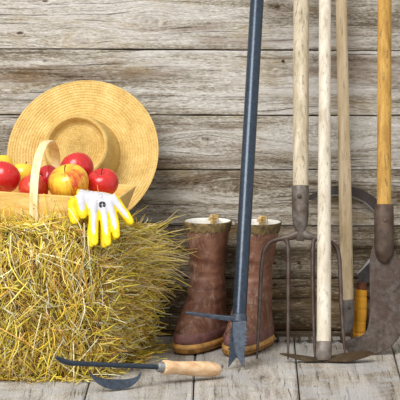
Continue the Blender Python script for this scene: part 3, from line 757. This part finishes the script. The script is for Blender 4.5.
# ------------------------------------------------------------------ sickle
mSick = rusty('dark_sickle_steel', (70, 66, 66), (98, 94, 94), (78, 68, 64), .42, .6, 30)
mEdge = rusty('bright_ground_edge', (150, 150, 152), (196, 196, 198), (140, 136, 132), .35, .7, 60)
mSH = handle_wood('orange_varnished_grip', (232, 172, 52), (218, 150, 36), (184, 112, 22), .12, .35)
ys = -.026
t = thing('sickle', G(358, 337.5, ys)*1.0, 'sickle with a curved dark blade and a turned orange handle', 'sickle')
t.location.z = 0
inner_e = [(357, 273), (365.5, 263.5), (375, 251), (380, 240), (380.5, 228), (375, 214), (364, 203), (350, 197.2), (334, 195.8), (320, 197.5), (309.5, 200.5)]
outer_e = [(359, 285), (372, 280), (386, 263), (392.5, 246), (393, 228), (386, 210), (374, 197), (358, 188.5), (340, 185.8), (323, 188.5), (308, 196.5)]
def cr(pts, n=5):
    out = []
    for i in range(len(pts)-1):
        p0, p1, p2, p3 = [V(pts[j]) for j in (max(i-1, 0), i, i+1, min(i+2, len(pts)-1))]
        for k in range(n):
            f_ = k/n; out.append(.5*((2*p1)+(p2-p0)*f_+(2*p0-5*p1+4*p2-p3)*f_*f_+(3*p1-p0-3*p2+p3)*f_**3))
    return out+[V(pts[-1])]
ie, oe = cr(inner_e), cr(outer_e); ysb = -.0155
def sickle_part(f0, f1, th0, th1, name, mat):
    m = MB(); rgs = []
    for pa, pb in zip(ie, oe):
        A = pa.lerp(pb, f0); B = pa.lerp(pb, f1); a_, b2 = G(A.x, A.y, ysb), G(B.x, B.y, ysb)
        rgs.append([a_+V((0, -th0, 0)), b2+V((0, -th1, 0)), b2+V((0, th1, 0)), a_+V((0, th0, 0))])
    m.loft(rgs); return m.build(name, mat, t, sharp=30)
sickle_part(.13, 1, .0015, .0024, 'blade', mSick); sickle_part(0, .13, .0004, .0015, 'ground_edge', mEdge)
def SP(px, py): return G(px, py, ys)
m = MB(); m.tube([SP(361.8, 282.5), SP(361.6, 287), SP(361.5, 289.5)], [5.0*S, 5.6*S, 5.6*S], 18); m.build('ferrule', simple('brown_leather_ferrule', (110, 62, 38), .6, 0, .4, .2), t)
m = MB(); A, B = V((361.5, 288)), V((358.6, 336.8)); pts, rad = [], []
for i in range(41):
    f_ = i/40; p = A.lerp(B, f_); r_ = (5.7+.9*math.sin(f_*PI*1.05-.2)+(1.2*max(0, f_-.8)/.2))*S
    for gc in (.17, .42, .67, .9): r_ -= .85*S*math.exp(-((f_-gc)/.011)**2)
    if i == 0: r_ = 5.0*S
    if i == 40: r_ *= .86
    pts.append(SP(p.x, p.y)); rad.append(r_)
m.tube(pts, rad, 24); m.build('grip', mSH, t, sharp=60)

# ------------------------------------------------------------------ bush hook
mBW = handle_wood('golden_varnished_handle', (212, 172, 96), (188, 144, 70), (128, 92, 42), .6, .5)
mBlade = rusty('rust_brown_blade', (54, 45, 40), (100, 88, 82), (72, 53, 43), .6, .35, 90)
yb = F(365, 355).y; zt = 1.4
t = thing('bush_hook', F(370, 355), 'bush hook with a golden handle and a big rusty hooked blade', 'billhook')
LP = lambda px, py, k=0: L(px, py, yb+k, zt)
a, d = leaner(384, 222, 384.6, 0, yb, zt); b_ = a+d*((1.18-a.z)/d.z)
m = MB(); m.tube([a, a+d*.2, b_, b_+d*.008], [6.9*S, 6.9*S, 6.6*S, 3.5*S], 24); m.build('handle', mBW, t)
m = MB(); m.tube([LP(384, y) for y in (204.5, 207, 225, 245, 255, 260, 263.5)], [8.4*S, 9.3*S, 9.7*S, 9.6*S, 8.4*S, 6*S, 2*S], 26, up=(0, 1, 0)); m.build('socket', mRust, t)
m = MB(); m.lathe([(1.8*S, 0), (1.9*S, .0018), (1.2*S, .003), (.2*S, .0033)], LP(384.5, 219)+V((0, -9.4*S, 0)), (0, -1, .2), 14); m.build('rivet', mRust, t)
outl = [(376, 240), (371.5, 250), (369.5, 262), (369.6, 280), (369.8, 300), (369.3, 316), (367.6, 328), (363.5, 334), (357, 337.2), (350, 339.5), (344.6, 341.5), (345.4, 346), (347, 351), (354, 353.6), (364, 355), (374, 354), (385, 350.5), (394, 344), (401, 334), (406, 319), (408.5, 300), (408.5, 278), (405.5, 266), (399, 258), (392.5, 247)]
m = MB(); pp = cr(outl+[outl[0]], 3)[:-1]; m.plate([LP(p.x, p.y, .004) for p in pp], .0055); bl = m.build('blade', mBlade, t, smooth=False, bevel=.0014)

# ------------------------------------------------------------------ hand weeder on the boards
mWood = pine('light_turned_beech', (236, 206, 168), (224, 186, 144), (204, 160, 114), (14, 80, 80))
mChr = simple('steel_ferrule', (170, 172, 174), .35, .8, .5, .1)
B0 = F(115, 390.5); shaft_m = V((B0.x, B0.y+.016, .050))
E = F(219, 377.5); E = V((E.x, E.y, .0165))
dirw = (E-shaft_m).normalized(); dirw.z = dirw.z
def W(px): return shaft_m+(E-shaft_m)*((px-115)/(219-115))
t = thing('hand_weeder', V((W(150).x, W(150).y, 0)), 'hand weeder with a curved dark blade and light wooden handle lying on the floor', 'garden tool')
m = MB(); fr_ = [(162, 6.0), (163, 6.7), (166, 6.9), (172, 6.1), (180, 6.2), (190, 6.9), (200, 7.3), (209, 7.1), (215, 6.3), (219, 4.6), (221, 2.2)]
m.tube([W(x) for x, r_ in fr_], [r_*S for x, r_ in fr_], 24); m.build('handle', mWood, t, sharp=60)
m = MB(); m.tube([W(x) for x in (156.5, 157, 161.5, 162.5)], [3.6*S, 4.4*S, 5.4*S, 5.2*S], 20); m.build('ferrule', mChr, t)
m = MB(); tip = W(70)
pts = [W(158), W(140), W(115), W(95), W(80), W(72), W(67)+V((0, 0, .002)), W(62)+V((0, 0, .006)), W(58)+V((0, 0, .011))]
m.tube(pts, [(2.4*S, 2.4*S)]*4+[(2.4*S, 2.8*S), (2.6*S, 3.2*S), (2.6*S, 3.4*S), (2.4*S, 3.2*S), (1.6*S, 2.2*S)], 14, up=(0, 0, 1)); m.build('shaft', mBlue, t)
m = MB(); rgs = []; A, Bq = W(88), W(142); c_ = (A+Bq)/2; rad_ = (Bq-A).length/2; u_ = (Bq-A).normalized(); dn = (B0-shaft_m); dn = (dn-u_*dn.dot(u_)); 
sidev = u_.cross(dn.normalized())
if sidev.y > 0: sidev = -sidev
for i in range(29):
    a_ = PI*i/28; e_ = c_-u_*rad_*math.cos(a_)+dn*math.sin(a_)**.9; hw = (.0075+.0145*math.sin(a_)**.8); nr = (u_*math.cos(a_)*-1*dn.length/rad_+dn.normalized()*math.sin(a_)).normalized()*.0011
    # the strip is dished: near edge low and forward, far edge up by the shaft
    w0 = dn.normalized()*-.0
    e1 = e_+(-sidev*.2-dn.normalized()*.95)*hw*max(.5, math.sin(a_)**1.2); e2 = e_
    tv = V((0, .0012, .0006))
    rgs.append([e1-tv, e2-tv, e2+tv, e1+tv])
m.loft(rgs); lo = min(v.z for v in m.v)
for v in m.v: v.z -= min(0, lo-.0005)
m.build('blade', mBlueD, t, sharp=50)

# ------------------------------------------------------------------ light
wd = bpy.data.worlds.new('open_sky'); bpy.context.scene.world = wd; wd.use_nodes = True
nt = wd.node_tree; bg = nt.nodes['Background']; bg.inputs[0].default_value = (1.0, .99, .97, 1); bg.inputs[1].default_value = .66
sd = bpy.data.lights.new('sun', 'SUN'); sd.energy = 2.9; sd.angle = math.radians(34); sd.color = (1, .985, .955)
so = bpy.data.objects.new('sun', sd); C.objects.link(so); so.location = (-2, -3, 4)
so.rotation_euler = V((.42, .72, -.78)).to_track_quat('-Z', 'Y').to_euler()
vs = bpy.context.scene.view_settings
vs.view_transform = 'Standard'; vs.look = 'None'; vs.gamma = 1; vs.use_curve_mapping = False; vs.exposure = .17
